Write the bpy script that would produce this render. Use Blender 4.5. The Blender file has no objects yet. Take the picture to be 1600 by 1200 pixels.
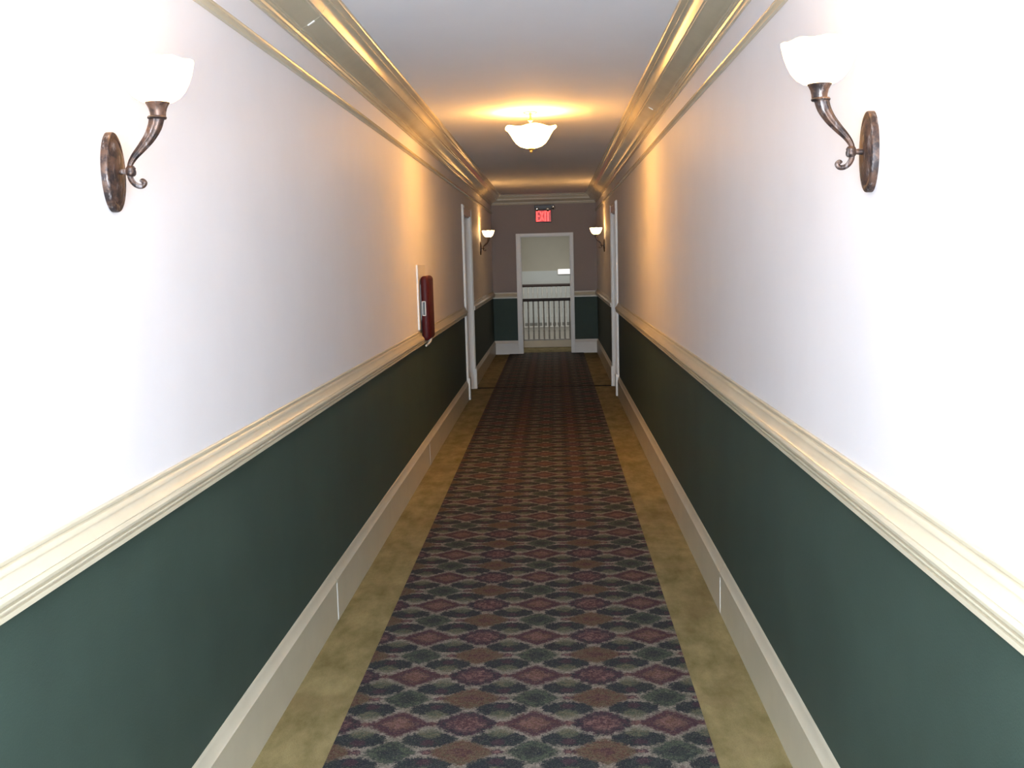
import bpy, bmesh, math, random
from mathutils import Vector, Matrix

random.seed(7)
S = bpy.context.scene
COL = S.collection
PI = math.pi

# ------------------------------------------------------------------ camera
W = 0.883            # half width of the corridor
CZ = 2.670           # ceiling height
D = 17.613           # end wall
B = -3.0             # wall behind the photographer
cam_d = bpy.data.cameras.new('camera')
cam = bpy.data.objects.new('camera', cam_d)
COL.objects.link(cam)
yaw, pitch, roll = -0.0423, -0.1193, -0.0261
f = Vector((math.sin(yaw) * math.cos(pitch), math.cos(yaw) * math.cos(pitch), math.sin(pitch)))
r = Vector((math.cos(yaw), -math.sin(yaw), 0))
u = r.cross(f)
r2 = math.cos(roll) * r + math.sin(roll) * u
u2 = -math.sin(roll) * r + math.cos(roll) * u
M = Matrix((r2, u2, -f)).transposed().to_4x4()
M.translation = Vector((0.1436, 0, 1.6))
cam.matrix_world = M
cam_d.sensor_width = 36
cam_d.lens = 36 * 1620 / 1600
cam_d.clip_start = 0.02
S.camera = cam

# ------------------------------------------------------------------ world, lights, exposure
wd = bpy.data.worlds.new('world')
S.world = wd
wd.use_nodes = True
wd.node_tree.nodes['Background'].inputs[0].default_value = (0.62, 0.72, 0.9, 1)
wd.node_tree.nodes['Background'].inputs[1].default_value = 0.3
S.view_settings.view_transform = 'Standard'
S.view_settings.look = 'None'
S.view_settings.exposure = 0.0
S.view_settings.gamma = 1.0
S.view_settings.use_curve_mapping = False


def light(name, kind, loc, power, color, size=0.02, parent=None, rot=None, size_y=None):
    d = bpy.data.lights.new(name, kind)
    d.energy = power
    d.color = color
    if kind == 'AREA':
        d.shape = 'RECTANGLE'
        d.size = size
        d.size_y = size_y or size
    else:
        d.shadow_soft_size = size
    o = bpy.data.objects.new(name, d)
    o.location = loc
    if rot:
        o.rotation_euler = rot
    if parent:
        o.parent = parent
    COL.objects.link(o)
    return o


FLASH = 100
FILL = 520
HALL = 130
SCONCE = 5.0
CEIL = 7.5
WARM = (1.0, 0.46, 0.11)
# the camera's own flash, just above the lens
light('camera_flash', 'POINT', (0.15, 0.02, 1.67), FLASH, (0.90, 0.95, 1.0), 0.015)
# cool fill light added behind the photographer, set in an invented window
light('added_fill_light', 'AREA', (0, B + 0.06, 1.05), FILL, (0.75, 0.88, 1.0), 1.1, rot=(PI / 2 + 0.15, 0, 0), size_y=1.7)
# ceiling fixtures of the stair hall beyond the end doorway
light('hall_light', 'AREA', (0, 22.0, 2.95), HALL, (1.0, 0.97, 0.88), 2.4, rot=(0, 0, 0), size_y=2.4)


# ------------------------------------------------------------------ node helpers
class N:
    """a scalar socket with arithmetic"""
    def __init__(self, nt, s):
        self.nt, self.s = nt, s

    def _op(self, op, *others, clamp=False):
        n = self.nt.nodes.new('ShaderNodeMath')
        n.operation = op
        n.use_clamp = clamp
        self.nt.links.new(self.s, n.inputs[0])
        for i, o in enumerate(others):
            if isinstance(o, N):
                self.nt.links.new(o.s, n.inputs[i + 1])
            else:
                n.inputs[i + 1].default_value = o
        return N(self.nt, n.outputs[0])

    def __add__(self, o): return self._op('ADD', o)
    def __sub__(self, o): return self._op('SUBTRACT', o)
    def __mul__(self, o): return self._op('MULTIPLY', o)
    def __truediv__(self, o): return self._op('DIVIDE', o)
    def abs(self): return self._op('ABSOLUTE')
    def fract(self): return self._op('FRACT')
    def pow(self, o): return self._op('POWER', o)
    def sin(self): return self._op('SINE')
    def min(self, o): return self._op('MINIMUM', o)
    def max(self, o): return self._op('MAXIMUM', o)
    def below(self, lim, soft=0.1):
        """1 inside (value < lim), soft edge"""
        return ((self * -1.0) + (lim + soft * 0.5))._op('DIVIDE', soft, clamp=True)


def new_mat(name):
    m = bpy.data.materials.new(name)
    m.use_nodes = True
    nt = m.node_tree
    return m, nt, nt.nodes['Principled BSDF']


def noise(nt, scale, detail=3, rough=0.6, vec=None, stretch=None):
    tc = nt.nodes.new('ShaderNodeTexCoord')
    n = nt.nodes.new('ShaderNodeTexNoise')
    n.inputs['Scale'].default_value = scale
    n.inputs['Detail'].default_value = detail
    n.inputs['Roughness'].default_value = rough
    src = vec or tc.outputs['Object']
    if stretch:
        mp = nt.nodes.new('ShaderNodeMapping')
        mp.inputs['Scale'].default_value = stretch
        nt.links.new(src, mp.inputs[0])
        src = mp.outputs[0]
    nt.links.new(src, n.inputs['Vector'])
    return N(nt, n.outputs['Fac'])


def mix(nt, fac, a, b):
    n = nt.nodes.new('ShaderNodeMix')
    n.data_type = 'RGBA'
    if isinstance(fac, N):
        nt.links.new(fac.s, n.inputs[0])
    else:
        n.inputs[0].default_value = fac
    for i, c in ((6, a), (7, b)):
        if isinstance(c, tuple):
            n.inputs[i].default_value = (*c, 1)
        else:
            nt.links.new(c, n.inputs[i])
    return n.outputs[2]


def bump(nt, bs, h, strength, dist=0.002):
    b = nt.nodes.new('ShaderNodeBump')
    b.inputs['Strength'].default_value = strength
    b.inputs['Distance'].default_value = dist
    nt.links.new(h.s, b.inputs['Height'])
    nt.links.new(b.outputs[0], bs.inputs['Normal'])


def paint(name, col, rough=0.5, var=0.06, scale=3.0, spec=0.5, bmp=0.1, bscale=120, metal=0.0, stretch=None):
    m, nt, bs = new_mat(name)
    n = noise(nt, scale, 4, 0.6, stretch=stretch)
    lo = tuple(c * (1 - var) for c in col)
    hi = tuple(min(1, c * (1 + var)) for c in col)
    nt.links.new(mix(nt, ((n - 0.3) * 2.5).max(0).min(1), lo, hi), bs.inputs['Base Color'])
    bs.inputs['Roughness'].default_value = rough
    bs.inputs['Specular IOR Level'].default_value = spec
    bs.inputs['Metallic'].default_value = metal
    if bmp:
        bump(nt, bs, noise(nt, bscale, 2), bmp)
    return m


def emit_mat(name, col, strength, base=(0.8, 0.75, 0.65), transl=0.0):
    m, nt, bs = new_mat(name)
    bs.inputs['Base Color'].default_value = (*base, 1)
    bs.inputs['Roughness'].default_value = 0.35
    n = noise(nt, 14, 3)
    nt.links.new(mix(nt, n, tuple(c * 0.85 for c in col), col), bs.inputs['Emission Color'])
    bs.inputs['Emission Strength'].default_value = strength
    return m


# ------------------------------------------------------------------ materials
M_wall = paint('wall_paint', (0.79, 0.775, 0.80), 0.55, 0.025, 1.6, 0.35, 0.12, 160)
M_end = paint('end_wall_paint', (0.32, 0.255, 0.225), 0.6, 0.03, 1.6, 0.3, 0.12, 160)
M_green = paint('green_wallcovering', (0.039, 0.064, 0.052), 0.62, 0.10, 2.5, 0.3, 0.25, 240)
M_ceil = paint('ceiling_paint', (0.84, 0.85, 0.90), 0.8, 0.02, 1.2, 0.2, 0.08, 90)
M_cream = paint('cream_gloss_trim', (0.60, 0.545, 0.415), 0.30, 0.05, 5, 0.5, 0.05, 60)
M_crown = paint('crown_gloss_paint', (0.58, 0.53, 0.40), 0.24, 0.06, 4, 0.6, 0.05, 40)
M_base = paint('baseboard_paint', (0.55, 0.51, 0.40), 0.38, 0.05, 5, 0.5, 0.06, 60)
M_white = paint('white_gloss_paint', (0.72, 0.69, 0.64), 0.35, 0.03, 4, 0.5, 0.05, 60)
M_caulk = paint('white_caulk', (0.85, 0.84, 0.80), 0.5, 0.02, 20, 0.4, 0)
M_red = paint('red_shell', (0.055, 0.003, 0.005), 0.5, 0.05, 10, 0.25, 0)
M_black = paint('black_plastic', (0.02, 0.02, 0.022), 0.4, 0.1, 20, 0.5, 0)
M_chrome = paint('reflector_metal', (0.75, 0.75, 0.75), 0.15, 0.03, 20, 0.5, 0, metal=1.0)
M_brass = paint('antique_brass', (0.45, 0.32, 0.12), 0.3, 0.15, 30, 0.5, 0, metal=1.0)
M_seam = paint('dark_seam_binding', (0.012, 0.010, 0.009), 0.95, 0.1, 20, 0.05, 0)
M_darkwood = paint('dark_handrail_wood', (0.022, 0.012, 0.009), 0.5, 0.2, 12, 0.4, 0.1, 60)
M_balw = paint('painted_baluster', (0.33, 0.31, 0.28), 0.5, 0.08, 8, 0.4, 0)
M_balw2 = paint('pale_painted_baluster', (0.50, 0.50, 0.48), 0.5, 0.08, 8, 0.4, 0)
M_hallw = paint('hall_beige_paint', (0.55, 0.52, 0.44), 0.6, 0.03, 2, 0.3, 0.05, 90)
M_halld = paint('hall_white_dado', (0.70, 0.74, 0.74), 0.6, 0.03, 2, 0.3, 0.05, 90)
M_hallf = paint('hall_grey_floor', (0.13, 0.12, 0.105), 0.4, 0.12, 3, 0.5, 0)
M_sill = paint('warm_curb_paint', (0.62, 0.52, 0.36), 0.45, 0.05, 4, 0.5, 0)


def bronze():
    m, nt, bs = new_mat('mottled_bronze')
    a = noise(nt, 38, 5, 0.7)
    b = noise(nt, 90, 3, 0.6, stretch=(1, 1, 0.25))
    c1 = mix(nt, ((a - 0.42) * 6).max(0).min(1), (0.022, 0.015, 0.015), (0.105, 0.058, 0.040))
    c2 = mix(nt, ((b - 0.56) * 6).max(0).min(1), c1, (0.25, 0.225, 0.225))
    nt.links.new(c2, bs.inputs['Base Color'])
    bs.inputs['Metallic'].default_value = 0.45
    bs.inputs['Roughness'].default_value = 0.42
    bump(nt, bs, a, 0.4, 0.002)
    return m


M_bronze = bronze()
M_shade = emit_mat('lit_frosted_glass', (1.0, 0.62, 0.26), 9.0)
M_bowl = emit_mat('lit_alabaster_bowl', (1.0, 0.47, 0.10), 46.0)
M_bulb = emit_mat('lit_bulb', (1.0, 0.62, 0.26), 20.0)
M_exit = emit_mat('exit_letter_red', (1.0, 0.05, 0.04), 2.6, (0.5, 0.02, 0.02))
M_exitf = emit_mat('exit_face_red', (1.0, 0.02, 0.015), 0.3, (0.25, 0.01, 0.01))
M_tube = emit_mat('lit_white_panel', (1.0, 0.99, 0.95), 1.6)


def border_carpet():
    m, nt, bs = new_mat('olive_border_carpet')
    big = noise(nt, 5.5, 5, 0.65, stretch=(1.6, 0.7, 1))
    red = noise(nt, 3.1, 4, 0.6)
    fine = noise(nt, 260, 2, 0.7)
    c = mix(nt, ((big - 0.32) * 2.8).max(0).min(1), (0.165, 0.136, 0.058), (0.310, 0.258, 0.130))
    c = mix(nt, ((red - 0.52) * 3).max(0).min(0.5), c, (0.19, 0.135, 0.07))
    c = mix(nt, ((fine - 0.5) * 1.6).max(0).min(0.45), c, (0.07, 0.05, 0.02))
    nt.links.new(c, bs.inputs['Base Color'])
    bs.inputs['Roughness'].default_value = 0.95
    bs.inputs['Specular IOR Level'].default_value = 0.1
    bump(nt, bs, fine, 0.5, 0.003)
    return m


def runner_carpet():
    m, nt, bs = new_mat('medallion_runner_carpet')
    tc = nt.nodes.new('ShaderNodeTexCoord')
    sep = nt.nodes.new('ShaderNodeSeparateXYZ')
    nt.links.new(tc.outputs['Object'], sep.inputs[0])
    x0, y0 = N(nt, sep.outputs[0]), N(nt, sep.outputs[1])
    n1 = noise(nt, 95, 3, 0.7)
    n2 = noise(nt, 97, 3, 0.7, stretch=(1, 1.1, 3))
    fine = noise(nt, 210, 2, 0.8)
    blot = noise(nt, 62, 3, 0.7)
    x = x0 + (n1 - 0.5) * 0.062           # ragged woven edges
    y = y0 + (n2 - 0.5) * 0.062
    a, b = 0.235, 0.416
    U = (x - 0.28)
    uu = ((U / (2 * a) + 0.5).fract() - 0.5) * (2 * a)
    ua = (((U / a) + 0.5).fract() - 0.5).abs() * a
    uf = ((U / a).fract() - 0.5).abs() * a
    V = (y - 3.42) / b
    w = ((V + 0.5).fract() - 0.5).abs() * b
    wd_ = (V.fract() - 0.5).abs() * b
    is_red = (uu.abs() * -1).below(-a / 2, 0.002)        # 1 on the red columns

    def lnorm(p, q, rx, ry, e):
        return ((p / rx).pow(e) + (q / ry).pow(e))
    tan = (0.262, 0.228, 0.195)
    tan2 = (0.160, 0.147, 0.118)
    navy = (0.022, 0.026, 0.035)
    teal = (0.031, 0.042, 0.041)
    plum = (0.059, 0.031, 0.044)
    wine = (0.077, 0.036, 0.041)
    rust = (0.113, 0.064, 0.049)
    rose = (0.179, 0.100, 0.092)
    green = (0.072, 0.090, 0.064)
    ylw = (0.134, 0.128, 0.082)
    bl = ((blot - 0.42) * 6).max(0).min(1)
    c = mix(nt, bl, tan, tan2)
    # fans: lobed crescents
    lobes = (uf * 210).sin() * 0.10
    fan = lnorm(uf, (w - 0.118).abs(), 0.093, 0.056, 1.9) + lobes
    c = mix(nt, fan.below(1.0, 0.2), c, mix(nt, bl, navy, teal))
    fan_c = lnorm(uf, (w - 0.140).abs(), 0.024, 0.020, 2)
    c = mix(nt, fan_c.below(1.0, 0.6) * 0.8, c, plum)
    notch = lnorm(uf, (w - 0.074).abs(), 0.042, 0.034, 1.5)
    c = mix(nt, notch.below(1.0, 0.6) * 0.8, c, mix(nt, bl, green, ylw))
    # little flower between two fans
    fl = lnorm(uf, w, 0.026, 0.020, 1.2)
    c = mix(nt, fl.below(1.0, 0.5), c, mix(nt, bl, wine, rose))
    # round plum medallions and diamond red ones
    md = lnorm(ua, w, 0.106, 0.098, 1.35) + (ua * 190).sin() * 0.08
    md_r = lnorm(ua, w, 0.114, 0.102, 1.05)
    c_pl = mix(nt, md.below(1.0, 0.2), c, mix(nt, bl, plum, navy))
    c_pl = mix(nt, md.below(0.55, 0.3) * bl, c_pl, rose)
    c_pl = mix(nt, md.below(0.30, 0.1) * ((bl * -1) + 1.0), c_pl, wine)
    c_rd = mix(nt, md_r.below(1.0, 0.2), c, mix(nt, bl, plum, wine))
    c_rd = mix(nt, md_r.below(0.62, 0.15) * bl, c_rd, mix(nt, bl, tan2, rust))
    c_rd = mix(nt, md_r.below(0.45, 0.2), c_rd, mix(nt, bl, rust, rose))
    c = mix(nt, is_red, c_pl, c_rd)
    # diamonds in the other rows
    dm = lnorm(ua, wd_, 0.116, 0.090, 1.1)
    dm_g = lnorm(ua, wd_, 0.086, 0.082, 1.25)
    c_br = mix(nt, dm.below(1.0, 0.2), c, mix(nt, bl, (0.102, 0.055, 0.040), (0.108, 0.084, 0.054)))
    c_br = mix(nt, dm.below(0.35, 0.2), c_br, mix(nt, bl, wine, rust))
    c_gr = mix(nt, dm_g.below(1.0, 0.2), c, mix(nt, bl, teal, green))
    c_gr = mix(nt, dm_g.below(0.4, 0.2) * bl, c_gr, navy)
    c = mix(nt, is_red, c_br, c_gr)
    ov = lnorm(uf, wd_, 0.024, 0.016, 1.6)
    c = mix(nt, ov.below(1.0, 0.3), c, plum)
    c = mix(nt, ov.below(0.35, 0.2), c, rose)
    # yarn flecks
    c = mix(nt, ((fine - 0.48) * 4).max(0).min(0.6), c, (0.026, 0.021, 0.022))
    c = mix(nt, ((fine * -1 + 0.43) * 4).max(0).min(0.45), c, (0.23, 0.195, 0.165))
    nt.links.new(c, bs.inputs['Base Color'])
    bs.inputs['Roughness'].default_value = 0.95
    bs.inputs['Specular IOR Level'].default_value = 0.1
    bump(nt, bs, fine, 0.6, 0.003)
    return m


M_border = border_carpet()
M_runner = runner_carpet()


# ------------------------------------------------------------------ mesh helpers
def obj(name, bm, mat, parent=None, smooth=None, kind=None, label=None, cat=None, group=None):
    me = bpy.data.meshes.new(name)
    bmesh.ops.recalc_face_normals(bm, faces=bm.faces[:])
    bm.to_mesh(me)
    bm.free()
    if smooth is not None:
        for p in me.polygons:
            p.use_smooth = True
        me.set_sharp_from_angle(angle=math.radians(smooth))
    me.materials.append(mat)
    o = bpy.data.objects.new(name, me)
    if parent:
        o.parent = parent
    COL.objects.link(o)
    tag(o, label, cat, group, kind)
    return o


def tag(o, label=None, cat=None, group=None, kind=None):
    if label: o['label'] = label
    if cat: o['category'] = cat
    if group: o['group'] = group
    if kind: o['kind'] = kind
    return o


def empty(name, loc, label=None, cat=None, group=None, kind=None, rz=0.0):
    o = bpy.data.objects.new(name, None)
    o.location = loc
    o.rotation_euler = (0, 0, rz)
    o.empty_display_size = 0.1
    COL.objects.link(o)
    return tag(o, label, cat, group, kind)


def add_box(bm, x0, x1, y0, y1, z0, z1, bev=0.0):
    vs = [bm.verts.new((x, y, z)) for x in (x0, x1) for y in (y0, y1) for z in (z0, z1)]
    q = [(0, 1, 3, 2), (4, 6, 7, 5), (0, 4, 5, 1), (2, 3, 7, 6), (0, 2, 6, 4), (1, 5, 7, 3)]
    fs = [bm.faces.new([vs[i] for i in k]) for k in q]
    if bev:
        es = list({e for fc in fs for e in fc.edges})
        bmesh.ops.bevel(bm, geom=es, offset=bev, segments=2, affect='EDGES', profile=0.6)
    return bm


def box(x0, x1, y0, y1, z0, z1, bev=0.0):
    return add_box(bmesh.new(), x0, x1, y0, y1, z0, z1, bev)


def add_prism(bm, prof, a0, a1, place):
    """closed profile (off, z) swept from a0 to a1; place(off, along, z) -> xyz"""
    A = [bm.verts.new(place(o, a0, z)) for o, z in prof]
    Bv = [bm.verts.new(place(o, a1, z)) for o, z in prof]
    n = len(prof)
    for i in range(n):
        j = (i + 1) % n
        bm.faces.new((A[i], A[j], Bv[j], Bv[i]))
    bm.faces.new(A)
    bm.faces.new(Bv[::-1])
    return bm


def on_left(o, a, z): return (-W + o, a, z)
def on_right(o, a, z): return (W - o, a, z)
def on_end(o, a, z): return (a, D - o, z)


def add_lathe(bm, prof, seg=32, cx=0, cy=0, wob=None, sx=1.0, sy=1.0, cap=True):
    rings = []
    for rr, z in prof:
        ring = []
        for k in range(seg):
            t = 2 * PI * k / seg
            q, zz = rr, z
            if wob:
                q, zz = wob(rr, z, t)
            ring.append(bm.verts.new((cx + q * math.cos(t) * sx, cy + q * math.sin(t) * sy, zz)))
        rings.append(ring)
    for i in range(len(rings) - 1):
        for k in range(seg):
            j = (k + 1) % seg
            bm.faces.new((rings[i][k], rings[i][j], rings[i + 1][j], rings[i + 1][k]))
    if cap:
        bm.faces.new(rings[0][::-1])
        bm.faces.new(rings[-1])
    return bm


def add_tube(bm, pts, rad, seg=14, flute=0.0, nfl=7):
    pts = [Vector(p) for p in pts]
    rings = []
    n = len(pts)
    for i, p in enumerate(pts):
        t = (pts[min(i + 1, n - 1)] - pts[max(i - 1, 0)]).normalized()
        side = Vector((0, 1, 0))
        up = t.cross(side).normalized()
        side = up.cross(t).normalized()
        ring = []
        for k in range(seg):
            a = 2 * PI * k / seg
            rr = rad[i] * (1 - flute * (0.5 + 0.5 * math.cos(nfl * a)))
            ring.append(bm.verts.new(p + side * math.cos(a) * rr + up * math.sin(a) * rr))
        rings.append(ring)
    for i in range(n - 1):
        for k in range(seg):
            j = (k + 1) % seg
            bm.faces.new((rings[i][k], rings[i][j], rings[i + 1][j], rings[i + 1][k]))
    bm.faces.new(rings[0][::-1])
    bm.faces.new(rings[-1])
    return bm


def spline(pts, rad, m=6):
    P, R = [], []
    n = len(pts)
    g = lambda L, i: L[max(0, min(n - 1, i))]
    for i in range(n - 1):
        for k in range(m):
            t = k / m
            p0, p1, p2, p3 = (Vector(g(pts, i + d)) for d in (-1, 0, 1, 2))
            P.append(0.5 * ((2 * p1) + (p2 - p0) * t + (2 * p0 - 5 * p1 + 4 * p2 - p3) * t * t + (3 * p1 - p0 - 3 * p2 + p3) * t ** 3))
            R.append(rad[i] * (1 - t) + rad[i + 1] * t)
    P.append(Vector(pts[-1]))
    R.append(rad[-1])
    return P, R


def copy_tree(o, parent=None):
    c = o.copy()
    COL.objects.link(c)
    c.parent = parent
    for ch in list(o.children):
        copy_tree(ch, c)
    return c


# ------------------------------------------------------------------ shell
T = 0.15
FD = 18.80                      # curb of the stair hall
obj('floor', box(-W - T, W + T, B - T, D + T, -0.1, 0), M_border, kind='structure')
obj('ceiling', box(-W - T, W + T, B - T, D + T, CZ, CZ + 0.1), M_ceil, kind='structure')
RAIL_Z = 1.0
DOOR_Y0, DOOR_Y1 = 11.87, 13.02       # outer edges of the side door casings
CW, DTOP, DEEP = 0.105, 2.135, 0.12   # casing width, head height, recess depth


def side_wall(name, sgn, y0, y1):
    def b(bm, o0, o1, *r):
        xa, xb = sorted((sgn * (W + o0), sgn * (W + o1)))
        return add_box(bm, xa, xb, *r)
    bm = bmesh.new()
    b(bm, 0, T, B, y0 + CW, 0, CZ)
    b(bm, 0, T, y1 - CW, D, 0, CZ)
    b(bm, 0, T, y0 + CW, y1 - CW, DTOP, CZ)
    b(bm, DEEP, T, y0 + CW, y1 - CW, 0, DTOP)
    o = obj(name, bm, M_wall, kind='structure')
    for ya, yb in ((B, y0 + 0.02), (y1 - 0.02, D)):
        obj('wainscot', b(bmesh.new(), -0.002, 0.01, ya, yb, 0.0, 1.0), M_green, o)
    return o


side_wall('wall_left', -1, DOOR_Y0, DOOR_Y1)
side_wall('wall_right', 1, DOOR_Y0 + 0.08, DOOR_Y1 - 0.02)

# end wall around the doorway
DX0, DX1, DZ = -0.405, 0.440, 1.985
bm = bmesh.new()
add_box(bm, -W - T, DX0, D, D + T, 0, CZ)
add_box(bm, DX1, W + T, D, D + T, 0, CZ)
add_box(bm, DX0, DX1, D, D + T, DZ, CZ)
we = obj('wall_end', bm, M_end, kind='structure')
bm = bmesh.new()
add_box(bm, -W, DX0 - 0.05, D - 0.002, D + 0.01, 0, 0.97)
add_box(bm, DX1 + 0.04, W, D - 0.002, D + 0.01, 0, 0.97)
obj('wainscot', bm, M_green, we)

# wall behind the photographer with an added, unseen window around the fill light
bm = bmesh.new()
add_box(bm, -W - T, -0.6, B - T, B, 0, CZ)
add_box(bm, 0.6, W + T, B - T, B, 0, CZ)
add_box(bm, -0.6, 0.6, B - T, B, 0, 0.12)
add_box(bm, -0.6, 0.6, B - T, B, 1.98, CZ)
obj('wall_back', bm, M_wall, kind='structure')
win = obj('added_window', box(-0.6, 0.6, B - 0.09, B - 0.08, 0.12, 1.98), M_tube, kind='structure')
bm = bmesh.new()
for a in ((-0.6, -0.55, 0.12, 1.98), (0.55, 0.6, 0.12, 1.98), (-0.6, 0.6, 0.12, 0.17), (-0.6, 0.6, 1.93, 1.98), (-0.6, 0.6, 1.03, 1.07)):
    add_box(bm, a[0], a[1], B - 0.08, B - 0.03, a[2], a[3])
obj('added_window_frame', bm, M_white, win)

# ------------------------------------------------------------------ mouldings
rail_prof = [(0, 1.077), (0.008, 1.077), (0.010, 1.075), (0.010, 1.069), (0.007, 1.068), (0.007, 1.066), (0.014, 1.064), (0.018, 1.060),
             (0.020, 1.054), (0.017, 1.053), (0.018, 1.050), (0.024, 1.041), (0.032, 1.031), (0.036, 1.028), (0.034, 1.026), (0.038, 1.024),
             (0.041, 1.018), (0.040, 1.011), (0.035, 1.007), (0.030, 1.006), (0.030, 1.003), (0.036, 1.002), (0.037, 0.999), (0.036, 0.996),
             (0.029, 0.994), (0.029, 0.991), (0.035, 0.990), (0.035, 0.980), (0, 0.980)]
base_prof = [(0, 0.232), (0.004, 0.232), (0.008, 0.226), (0.009, 0.221), (0.020, 0.192), (0.0245, 0.188), (0.0235, 0.181),
             (0.0235, 0.0), (0, 0.0)]
crown_prof = [(0, 2.512), (0.010, 2.512), (0.014, 2.518), (0.012, 2.525), (0.018, 2.528), (0.022, 2.536), (0.028, 2.540),
              (0.028, 2.548), (0.036, 2.549)]
for k in range(9):              # broad cove
    t = k / 8
    crown_prof.append((0.040 + 0.068 * t, 2.552 + 0.040 * t ** 1.25))
crown_prof += [(0.112, 2.593), (0.112, 2.601), (0.117, 2.602)]
for k in range(9):              # swelling cyma below the top fillet
    t = k / 8
    crown_prof.append((0.119 + 0.034 * t - 0.0 * t, 2.603 + 0.040 * math.sin(t * PI / 2)))
crown_prof += [(0.156, 2.644), (0.156, 2.650), (0.170, 2.653), (0.180, 2.658), (0.184, 2.664), (0.185, CZ), (0, CZ)]
pic_prof = [(0, 2.408), (0.008, 2.408), (0.012, 2.402), (0.010, 2.396), (0.018, 2.390), (0.020, 2.382), (0.014, 2.376),
            (0.012, 2.372), (0, 2.370)]

def run(name, prof, mat, place, cuts, kind='structure', piece='board', gap=0.0015, smooth=28):
    """a moulding made of lengths butted at the joints"""
    e = empty(name, (0, 0, 0), kind=kind)
    for a0, a1 in cuts:
        bm = add_prism(bmesh.new(), prof, a0 + gap, a1 - gap, place)
        obj(piece, bm, mat, e, smooth)
    return e


bl = run('baseboard_left', base_prof, M_base, on_left, [(B, 4.50), (4.50, 8.05), (8.05, DOOR_Y0), (DOOR_Y1, D)])
br = run('baseboard_right', base_prof, M_base, on_right, [(B, 4.53), (4.53, DOOR_Y0 + 0.08), (DOOR_Y1 - 0.02, D)])
be = run('baseboard_end', base_prof, M_white, on_end, [(-W, -0.475), (0.492, W)])
# caulk smears at the board joints
for e, pl, yy, h in ((bl, on_left, 4.50, 0.172), (bl, on_left, 8.05, 0.17), (br, on_right, 4.53, 0.165)):
    bm = add_prism(bmesh.new(), [(0.0230, 0.004), (0.0246, 0.004), (0.0246, h), (0.0230, h)], yy - 0.008, yy + 0.008, pl)
    obj('caulk_line', bm, M_caulk, e)
run('trim_1', rail_prof, M_cream, on_left, [(B, 3.55), (3.55, DOOR_Y0), (DOOR_Y1, D)])
run('trim_2', rail_prof, M_cream, on_right, [(B, 7.0), (7.0, DOOR_Y0 + 0.08), (DOOR_Y1 - 0.02, D)])
run('trim_3', [(o, z - 0.03) for o, z in rail_prof], M_cream, on_end, [(-W, -0.475), (0.492, W)])
c1 = run('trim_4', crown_prof, M_crown, on_left, [(B, 4.29), (4.29, 8.4), (8.4, D)])
c2 = run('trim_5', crown_prof, M_crown, on_right, [(B, 7.05), (7.05, D)])
run('trim_6', crown_prof, M_crown, on_end, [(-W, W)])
# caulk smears at the crown joints
for e, pl, yy in ((c1, on_left, 4.29), (c2, on_right, 7.05)):
    bm = add_prism(bmesh.new(), [(0.060, 2.5570), (0.088, 2.5737), (0.086, 2.581), (0.058, 2.565)], yy - 0.006, yy + 0.006, pl)
    obj('caulk_line', bm, M_caulk, e)
# flat white fascia under the end crown
obj('fascia', box(-W + 0.03, W - 0.03, D - 0.030, D, 2.545, 2.598, 0.003), M_white, we)
run('trim_7', pic_prof, M_crown, on_left, [(B, 6.0), (6.0, D)], smooth=40)
run('trim_8', pic_prof, M_crown, on_right, [(B, 6.0), (6.0, D)], smooth=40)

# ------------------------------------------------------------------ carpets
obj('carpet_runner', box(-0.626, 0.633, B + 0.02, 12.92, 0.0, 0.006, 0.001), M_runner,
    label='long dark medallion patterned carpet strip on the olive floor, nearer length', cat='carpet')
obj('carpet_runner', box(-0.626, 0.633, 12.955, D + T, 0.0, 0.006, 0.001), M_runner,
    label='short far length of patterned carpet leading to the end doorway', cat='carpet')
obj('seam_strip', box(-W + 0.025, W - 0.025, 12.92, 12.955, 0.0, 0.0075, 0.001), M_seam,
    label='dark seam strip across the floor between the two side doors', cat='threshold')

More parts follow.
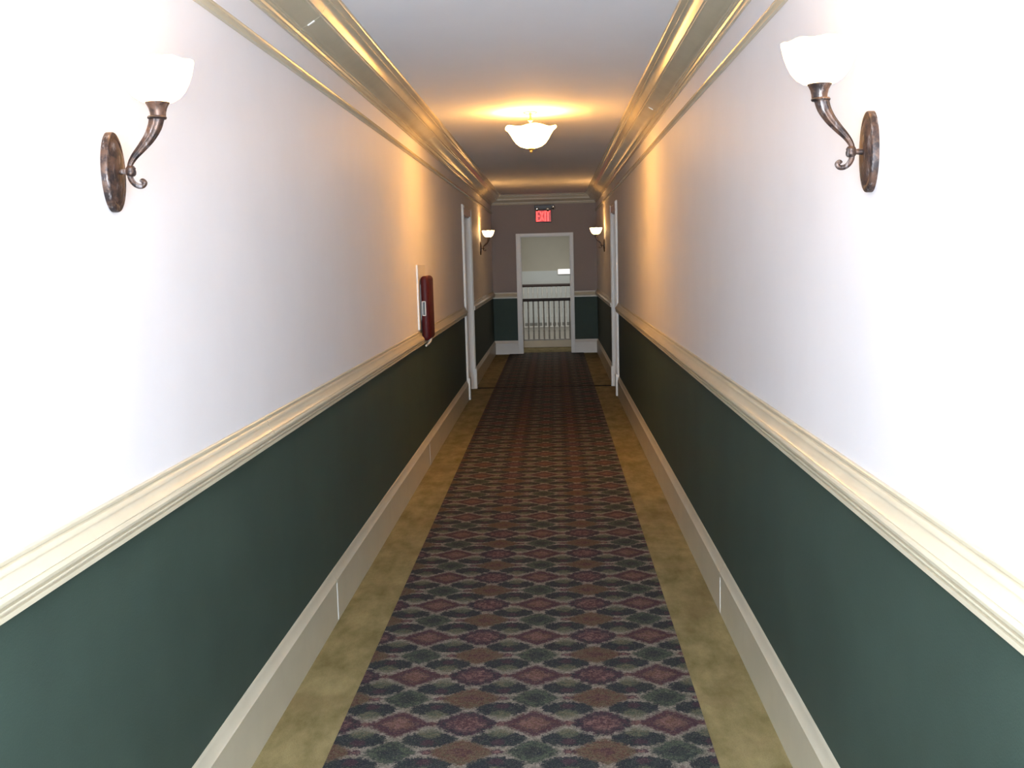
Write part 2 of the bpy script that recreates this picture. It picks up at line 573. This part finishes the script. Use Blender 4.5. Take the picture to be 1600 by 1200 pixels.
# ------------------------------------------------------------------ side doors with projecting casings
def side_door(name, sgn, y0, y1):
    e = empty(name, (sgn * W, (y0 + y1) / 2, 0), kind='structure')
    L = (y1 - y0) / 2
    X = lambda o: -sgn * o          # offset from the wall towards the corridor
    def b(o0, o1, ya, yb, z0, z1, bev=0.002):
        xa, xb = sorted((X(o0), X(o1)))
        return box(xa, xb, ya, yb, z0, z1, bev)
    cw = CW
    for s in (-1, 1):
        ya, yb = sorted((s * L, s * (L - cw)))
        bm = b(0, 0.019, ya, yb, 0, DTOP + cw)
        yc, yd = sorted((s * (L - 0.008), s * (L - 0.034)))
        xa, xb = sorted((X(0.015), X(0.026)))
        add_box(bm, xa, xb, yc, yd, 0.0, DTOP + cw - 0.008, 0.003)
        obj('side_casing', bm, M_white, e)
        ya, yb = sorted((s * (L + 0.004), s * (L - cw - 0.002)))
        obj('plinth_block', b(0, 0.042, ya, yb, 0, 0.25, 0.003), M_white, e)
        # jamb lining the recess, with a door stop
        ya, yb = sorted((s * (L - cw - 0.0005), s * (L - cw - 0.016)))
        bm = b(-DEEP, 0.002, ya, yb, 0, DTOP - 0.001, 0.001)
        ya, yb = sorted((s * (L - cw - 0.014), s * (L - cw - 0.026)))
        xa, xb = sorted((X(-0.080), X(-0.045)))
        add_box(bm, xa, xb, ya, yb, 0, DTOP - 0.02, 0.001)
        obj('jamb', bm, M_white, e)
    bm = b(0, 0.019, -L + cw, L - cw, DTOP, DTOP + cw)
    xa, xb = sorted((X(0.015), X(0.026)))
    add_box(bm, xa, xb, -L + cw, L - cw, DTOP + cw - 0.036, DTOP + cw - 0.008, 0.003)
    obj('head_casing', bm, M_white, e)
    obj('head_jamb', b(-DEEP, 0.002, -L + cw + 0.016, L - cw - 0.016, DTOP - 0.016, DTOP - 0.001, 0.001), M_white, e)
    lf = obj('door_leaf', b(-0.118, -0.082, -L + cw + 0.018, L - cw - 0.018, 0.008, DTOP - 0.018, 0.001), M_white, e)
    for (z0, z1) in ((0.25, 0.95), (1.10, 1.98)):
        for (ya, yb) in ((-0.34, -0.05), (0.05, 0.34)):
            obj('raised_panel', b(-0.083, -0.075, ya, yb, z0, z1, 0.005), M_white, lf)
    bm = add_lathe(bmesh.new(), [(0.026, 0), (0.026, 0.004), (0.010, 0.006), (0.009, 0.028), (0.020, 0.034), (0.026, 0.046), (0.020, 0.058), (0.004, 0.062)], 20)
    bmesh.ops.rotate(bm, verts=bm.verts, cent=(0, 0, 0), matrix=Matrix.Rotation(-sgn * PI / 2, 3, 'Y'))
    bmesh.ops.translate(bm, verts=bm.verts, vec=(X(-0.082), -L + cw + 0.085, 1.0))
    obj('door_knob', bm, M_brass, lf, 35)
    return e


side_door('door_1', -1, DOOR_Y0, DOOR_Y1)
side_door('door_2', 1, DOOR_Y0 + 0.08, DOOR_Y1 - 0.02)

# ------------------------------------------------------------------ end doorway
e = empty('door_3', ((DX0 + DX1) / 2, D, 0), kind='structure')
ox = -(DX0 + DX1) / 2
for (x0, x1) in ((-0.475, DX0 + 0.006), (DX1 - 0.006, 0.492)):
    bm = box(x0 + ox, x1 + ox, -0.026, 0, 0, DZ + 0.045, 0.003)
    s = x0 if x0 < 0 else x1 - 0.018
    add_box(bm, s + ox, s + 0.018 + ox, -0.036, -0.02, 0, DZ + 0.045, 0.003)
    obj('side_casing', bm, M_white, e)
bm = box(DX0 + 0.006 + ox, DX1 - 0.006 + ox, -0.026, 0, DZ - 0.006, DZ + 0.045, 0.003)
obj('head_casing', bm, M_white, e)
for (x0, x1) in ((DX0, DX0 + 0.015), (DX1 - 0.015, DX1)):
    obj('jamb', box(x0 + ox, x1 + ox, 0.001, T, 0, DZ), M_white, e)
obj('jamb', box(DX0 + 0.015 + ox, DX1 - 0.015 + ox, 0.001, T, DZ - 0.015, DZ), M_white, e)

# ------------------------------------------------------------------ stair hall beyond the doorway
HX, HY = 3.2, 26.2
obj('floor', box(-HX, HX, D + T, HY, -0.1, 0), M_hallf, kind='structure')
obj('carpet_landing', box(-1.3, 1.3, D + T, FD, 0, 0.005), M_border,
    label='strip of olive carpet just beyond the end doorway, before the pale curb', cat='carpet')
obj('ceiling', box(-HX, HX, D + T, HY, 3.1, 3.2), M_ceil, kind='structure')
obj('wall_left', box(-HX - T, -HX, D + T, HY, 0, 3.1), M_hallw, kind='structure')
obj('wall_right', box(HX, HX + T, D + T, HY, 0, 3.1), M_hallw, kind='structure')
bm = bmesh.new()
for s in (-1, 1):
    x0, x1 = sorted((s * HX, s * (W + T)))
    add_box(bm, x0, x1, D, D + T, 0, 3.1)
add_box(bm, -W - T, W + T, D, D + T, CZ + 0.1, 3.1)
obj('wall_near', bm, M_hallw, kind='structure')
wf = obj('wall_far', box(-HX, HX, HY, HY + T, 0, 3.1), M_hallw, kind='structure')
obj('dado', box(-HX, HX, HY - 0.02, HY, 0, 1.30, 0.004), M_halld, wf)

obj('stair_curb', box(-1.6, 1.6, FD, FD + 0.14, 0, 0.125, 0.006), M_sill,
    label='low pale curb on the floor carrying the nearer balustrade', cat='curb')


def balustrade(label, y, zb, zt, x0, x1, step, mat, rr, rail_h):
    e = empty('balustrade', ((x0 + x1) / 2, y, zb), label, 'railing')
    h = zt - zb
    Lx = (x1 - x0) / 2
    # moulded handrail
    prof = [(-0.020, h - rail_h), (0.020, h - rail_h), (0.026, h - rail_h * 0.7), (0.030, h - rail_h * 0.35), (0.022, h - 0.004), (0.008, h), (-0.008, h), (-0.022, h - 0.004),
            (-0.030, h - rail_h * 0.35), (-0.026, h - rail_h * 0.7)]
    obj('handrail', add_prism(bmesh.new(), prof, -Lx, Lx, lambda o, a, z: (a, o, z)), M_darkwood, e, 40)
    obj('shoe_rail', box(-Lx, Lx, -0.03, 0.03, 0, 0.025, 0.003), mat, e)
    z0, z1 = 0.024, h - rail_h + 0.004
    me = None
    n = int((x1 - x0) / step)
    for i in range(n):
        bx = -Lx + step * (i + 0.5)
        if me is None:
            H = z1 - z0
            p = [(rr * 1.15, 0), (rr * 1.15, H * 0.16), (rr * 0.7, H * 0.18), (rr * 1.45, H * 0.21), (rr * 0.7, H * 0.24), (rr * 1.2, H * 0.34),
                 (rr * 0.75, H * 0.80), (rr * 1.2, H * 0.82), (rr * 0.85, H * 0.85), (rr, H)]
            bmx = add_lathe(bmesh.new(), [(a, b + z0) for a, b in p], 8)
            o = obj('baluster', bmx, mat, e, 50)
            me = o.data
        else:
            o = bpy.data.objects.new('baluster', me)
            o.parent = e
            COL.objects.link(o)
        o.location = (bx, 0, 0)
    # newel posts at the ends
    for s in (-1, 1):
        bm = box(s * Lx - 0.045, s * Lx + 0.045, -0.045, 0.045, 0, h + 0.06, 0.006)
        add_box(bm, s * Lx - 0.055, s * Lx + 0.055, -0.055, 0.055, h + 0.06, h + 0.085, 0.006)
        obj('newel_post', bm, M_darkwood, e)
    return e


balustrade('nearer dark-railed balustrade standing on the pale curb beyond the doorway', FD + 0.07, 0.125, 0.895, -1.5, 1.5, 0.094, M_balw, 0.013, 0.058)
balustrade('farther balustrade with dark handrail in front of the white dado', 24.5, 0, 1.015, -2.6, 2.6, 0.11, M_balw2, 0.016, 0.066)

# lit white fitting on the far hall wall
e = empty('wall_light', (0.56, HY - 0.02, 1.285), 'bright white horizontal strip light on the far hall wall', 'light')
obj('lamp_housing', box(-0.31, 0.31, -0.05, 0, -0.085, 0.055, 0.006), M_white, e)
obj('diffuser', box(-0.29, 0.29, -0.075, -0.045, -0.070, 0.045, 0.010), M_tube, e)

# ------------------------------------------------------------------ wall sconces
def make_sconce():
    """plate centre at the origin, wall plane x = 0, arm grows towards +x"""
    e = empty('wall_sconce', (0, 0, 0))
    prof = [(1.0, 0.0), (1.0, 0.012), (0.985, 0.015), (0.95, 0.0165), (0.86, 0.017), (0.83, 0.0155), (0.80, 0.016), (0.72, 0.019), (0.55, 0.0215), (0.35, 0.023), (0.12, 0.0235)]
    bm = add_lathe(bmesh.new(), prof, 40, sx=0.052, sy=0.092)
    # lathe axis z -> x ; its y -> z
    bmesh.ops.transform(bm, verts=bm.verts, matrix=Matrix(((0, 0, 1, 0), (1, 0, 0, 0), (0, 1, 0, 0), (0, 0, 0, 1))))
    obj('backplate', bm, M_bronze, e, 40)
    h = 0.009
    bm = bmesh.new()
    add_tube(bm, [(0.018, 0, 0.001), (0.024 + h / 2, 0, 0.001), (0.029 + h, 0, 0.001), (0.036 + h, 0, 0.001)], [0.006, 0.0075, 0.006, 0.006], 12)
    add_lathe(bm, [(0.002, -0.012), (0.0085, -0.010), (0.0115, -0.006), (0.012, 0.0), (0.0105, 0.005), (0.0115, 0.008), (0.008, 0.013), (0.002, 0.015)], 16, 0.040 + h, 0)
    obj('hub', bm, M_bronze, e, 40)
    P, R = spline([(0.037 + h, 0, 0.002), (0.040 + h, 0, 0.018), (0.052 + h, 0, 0.036), (0.070 + h, 0, 0.055), (0.089 + h, 0, 0.077), (0.103 + h, 0, 0.101), (0.109 + h, 0, 0.122)],
                  [0.0062, 0.0066, 0.0085, 0.0108, 0.0135, 0.0162, 0.0180], 5)
    obj('arm', add_tube(bmesh.new(), P, R, 28, 0.16, 7), M_bronze, e, 60)
    P, R = spline([(0.040 + h, 0, 0.001), (0.038 + h, 0, -0.012), (0.044 + h, 0, -0.025), (0.055 + h, 0, -0.033), (0.066 + h, 0, -0.033), (0.071 + h, 0, -0.026), (0.066 + h, 0, -0.021), (0.062 + h, 0, -0.024)],
                  [0.0066, 0.0066, 0.0064, 0.0060, 0.0058, 0.0062, 0.0056, 0.0045], 5)
    obj('scroll', add_tube(bmesh.new(), P, R, 12), M_bronze, e, 60)
    cx = 0.113 + h
    obj('collar_ring', add_lathe(bmesh.new(), [(0.017, 0.117), (0.0205, 0.118), (0.022, 0.121), (0.0205, 0.124), (0.017, 0.125)], 24, cx - 0.003, 0), M_bronze, e, 50)
    obj('cup', add_lathe(bmesh.new(), [(0.0175, 0.124), (0.0180, 0.132), (0.0205, 0.142), (0.025, 0.151), (0.0285, 0.156), (0.0285, 0.159), (0.012, 0.158)], 28, cx, 0), M_bronze, e, 50)
    outer = [(0.024, 0.154), (0.038, 0.158), (0.052, 0.167), (0.064, 0.181), (0.073, 0.199), (0.080, 0.217), (0.084, 0.233), (0.087, 0.246)]
    inner = [(a - 0.004, b + 0.002) for a, b in outer[::-1]]

    def wob(rr, z, t):
        k = max(0.0, (z - 0.20) / 0.05)
        return rr * (1 + 0.012 * k * math.cos(8 * t)), z + 0.002 * k * math.cos(8 * t)
    obj('glass_shade', add_lathe(bmesh.new(), outer + inner, 48, cx, 0, wob), M_shade, e, 60)
    obj('bulb', add_lathe(bmesh.new(), [(0.010, 0.158), (0.011, 0.170), (0.018, 0.185), (0.021, 0.197), (0.016, 0.210), (0.004, 0.216)], 16, cx, 0), M_bulb, e, 60)
    light('sconce_lamp', 'POINT', (cx, 0, 0.240), SCONCE, WARM, 0.02, e)
    return e


G = 'bronze uplight sconces along the corridor walls'
s0 = make_sconce()
s0.location = (-W, 2.42, 1.826)
tag(s0, 'large bronze wall sconce with glowing glass shade high on the left wall, nearest left', 'sconce', G)
for loc, rz, lab in (
        ((W, 2.462, 1.825), PI, 'large bronze wall sconce with glowing glass shade high on the right wall, nearest right'),
        ((-W, 14.75, 1.768), 0, 'tiny distant lit sconce on the left wall beyond the left side door'),
        ((W, 14.88, 1.770), PI, 'tiny distant lit sconce on the right wall beyond the right side door')):
    c = copy_tree(s0)
    c.location = loc
    c.rotation_euler = (0, 0, rz)
    tag(c, lab, 'sconce', G)

# ------------------------------------------------------------------ ceiling lamp
e = empty('ceiling_lamp', (0.0, 7.776, CZ), 'glowing glass bowl lamp hanging from the corridor ceiling on a short stem', 'lamp')
obj('canopy', add_lathe(bmesh.new(), [(0.052, 0), (0.052, -0.006), (0.046, -0.012), (0.030, -0.017), (0.010, -0.022)], 28), M_brass, e, 40)
obj('stem', add_lathe(bmesh.new(), [(0.007, -0.018), (0.007, -0.040), (0.013, -0.046), (0.020, -0.054), (0.020, -0.062), (0.010, -0.070), (0.006, -0.080), (0.006, -0.285)], 16), M_brass, e, 40)
prof = [(0.012, -0.262), (0.045, -0.258), (0.080, -0.246), (0.108, -0.225), (0.130, -0.196), (0.148, -0.164), (0.168, -0.134), (0.188, -0.116)]
inner = [(a - 0.004 if a > 0.02 else 0.010, b + 0.006) for a, b in prof[::-1]]


def bowl_wob(rr, z, t):
    k = max(0.0, (z + 0.20) / 0.09)
    return rr * (1 + 0.02 * k * math.cos(5 * t + 0.6)), z + 0.008 * k * math.cos(5 * t + 0.6)


obj('glass_bowl', add_lathe(bmesh.new(), prof + inner, 60, 0, 0, bowl_wob), M_bowl, e, 60)
obj('finial', add_lathe(bmesh.new(), [(0.006, -0.255), (0.026, -0.264), (0.024, -0.270), (0.010, -0.276), (0.012, -0.283), (0.008, -0.292), (0.002, -0.297)], 20), M_brass, e, 40)
for sx in (-1, 1):
    obj('bulb', add_lathe(bmesh.new(), [(0.010, -0.205), (0.012, -0.195), (0.022, -0.178), (0.026, -0.163), (0.018, -0.148), (0.004, -0.142)], 16, sx * 0.055, 0), M_bulb, e, 60)
    light('bowl_lamp', 'POINT', (sx * 0.055, 0, -0.112), CEIL / 2, WARM, 0.02, e)

# ------------------------------------------------------------------ exit sign with emergency heads
e = empty('exit_sign', (0.0, D, 2.31), 'red lit EXIT sign with twin emergency lamp heads above the end doorway', 'sign')
obj('housing', box(-0.135, 0.135, -0.055, 0, -0.105, 0.105, 0.006), M_black, e)
face = obj('sign_face', box(-0.125, 0.125, -0.062, -0.050, -0.094, 0.094, 0.002), M_exitf, e)


def bar(bm, x0, z0, x1, z1, t=0.012):
    d = Vector((x1 - x0, 0, z1 - z0)).normalized()
    n = Vector((-d.z, 0, d.x)) * t
    p = [Vector((x0, 0, z0)) - n, Vector((x1, 0, z1)) - n, Vector((x1, 0, z1)) + n, Vector((x0, 0, z0)) + n]
    F = [bm.verts.new((q.x, -0.067, q.z)) for q in p]
    K = [bm.verts.new((q.x, -0.058, q.z)) for q in p]
    bm.faces.new(F)
    bm.faces.new(K[::-1])
    for i in range(4):
        j = (i + 1) % 4
        bm.faces.new((F[i], F[j], K[j], K[i]))


hz = 0.075
for ch, x in (('E', -0.088), ('X', -0.026), ('I', 0.028), ('T', 0.076)):
    bm = bmesh.new()
    if ch == 'E':
        bar(bm, x - 0.022, -hz - 0.010, x - 0.022, hz + 0.010)
        for z in (-hz, 0, hz):
            bar(bm, x - 0.020, z, x + 0.026, z, 0.010)
    elif ch == 'X':
        bar(bm, x - 0.024, -hz, x + 0.024, hz)
        bar(bm, x - 0.024, hz, x + 0.024, -hz)
    elif ch == 'I':
        bar(bm, x, -hz - 0.010, x, hz + 0.010)
    else:
        bar(bm, x, -hz - 0.010, x, hz)
        bar(bm, x - 0.034, hz, x + 0.034, hz, 0.010)
    obj('letter', bm, M_exit, face)
obj('lamp_bracket', box(-0.150, 0.170, -0.060, 0, 0.112, 0.185, 0.006), M_black, e)
for x, z in ((-0.105, 0.125), (0.075, 0.118), (0.165, 0.150)):
    bm = add_lathe(bmesh.new(), [(0.012, 0), (0.026, 0.010), (0.032, 0.040), (0.034, 0.052)], 18)
    bmesh.ops.rotate(bm, verts=bm.verts, cent=(0, 0, 0), matrix=Matrix.Rotation(PI / 2 + 0.25, 3, 'X'))
    bmesh.ops.translate(bm, verts=bm.verts, vec=(x, -0.055, z))
    hd = obj('lamp_head', bm, M_black, e, 40)
    bm = add_lathe(bmesh.new(), [(0.030, 0.050), (0.030, 0.054), (0.016, 0.060), (0.004, 0.062)], 18)
    bmesh.ops.rotate(bm, verts=bm.verts, cent=(0, 0, 0), matrix=Matrix.Rotation(PI / 2 + 0.25, 3, 'X'))
    bmesh.ops.translate(bm, verts=bm.verts, vec=(x, -0.055, z))
    obj('lens', bm, M_chrome, hd, 40)

# ------------------------------------------------------------------ extinguisher cabinet on the left wall
e = empty('extinguisher_cabinet', (-W, 8.0, 1.28), 'dark red rounded fire extinguisher cover on a white backboard on the left wall', 'cabinet')
obj('backboard', box(0, 0.013, -0.22, 0.22, -0.190, 0.300, 0.002), M_white, e)
bm = box(0.020, 0.084, -0.17, 0.16, -0.275, 0.215)
es = [ed for ed in bm.edges]
bmesh.ops.bevel(bm, geom=es, offset=0.030, segments=5, affect='EDGES', profile=0.5)
cov = obj('red_cover', bm, M_red, e, 50)
obj('standoff', box(0.010, 0.05, -0.10, 0.12, -0.12, 0.15, 0.004), M_white, e)
bm = bmesh.new()
for a in ((0.030, 0.058, -0.085, -0.080), (0.030, 0.058, 0.020, 0.025)):
    add_box(bm, a[0], a[1], -0.176, -0.155, a[2], a[3])
for a in ((0.030, 0.034), (0.054, 0.058)):
    add_box(bm, a[0], a[1], -0.176, -0.155, -0.085, 0.025)
obj('latch_frame', bm, M_white, cov)
obj('latch_pocket', box(0.034, 0.054, -0.172, -0.160, -0.080, 0.020), M_black, cov)
bm = bmesh.new()
add_tube(bm, [(0.062, 0.02, -0.268), (0.060, 0.0, -0.29), (0.054, -0.06, -0.305), (0.046, -0.14, -0.315)], [0.014, 0.012, 0.009, 0.007], 10)
obj('lower_hook', bm, M_white, e, 50)
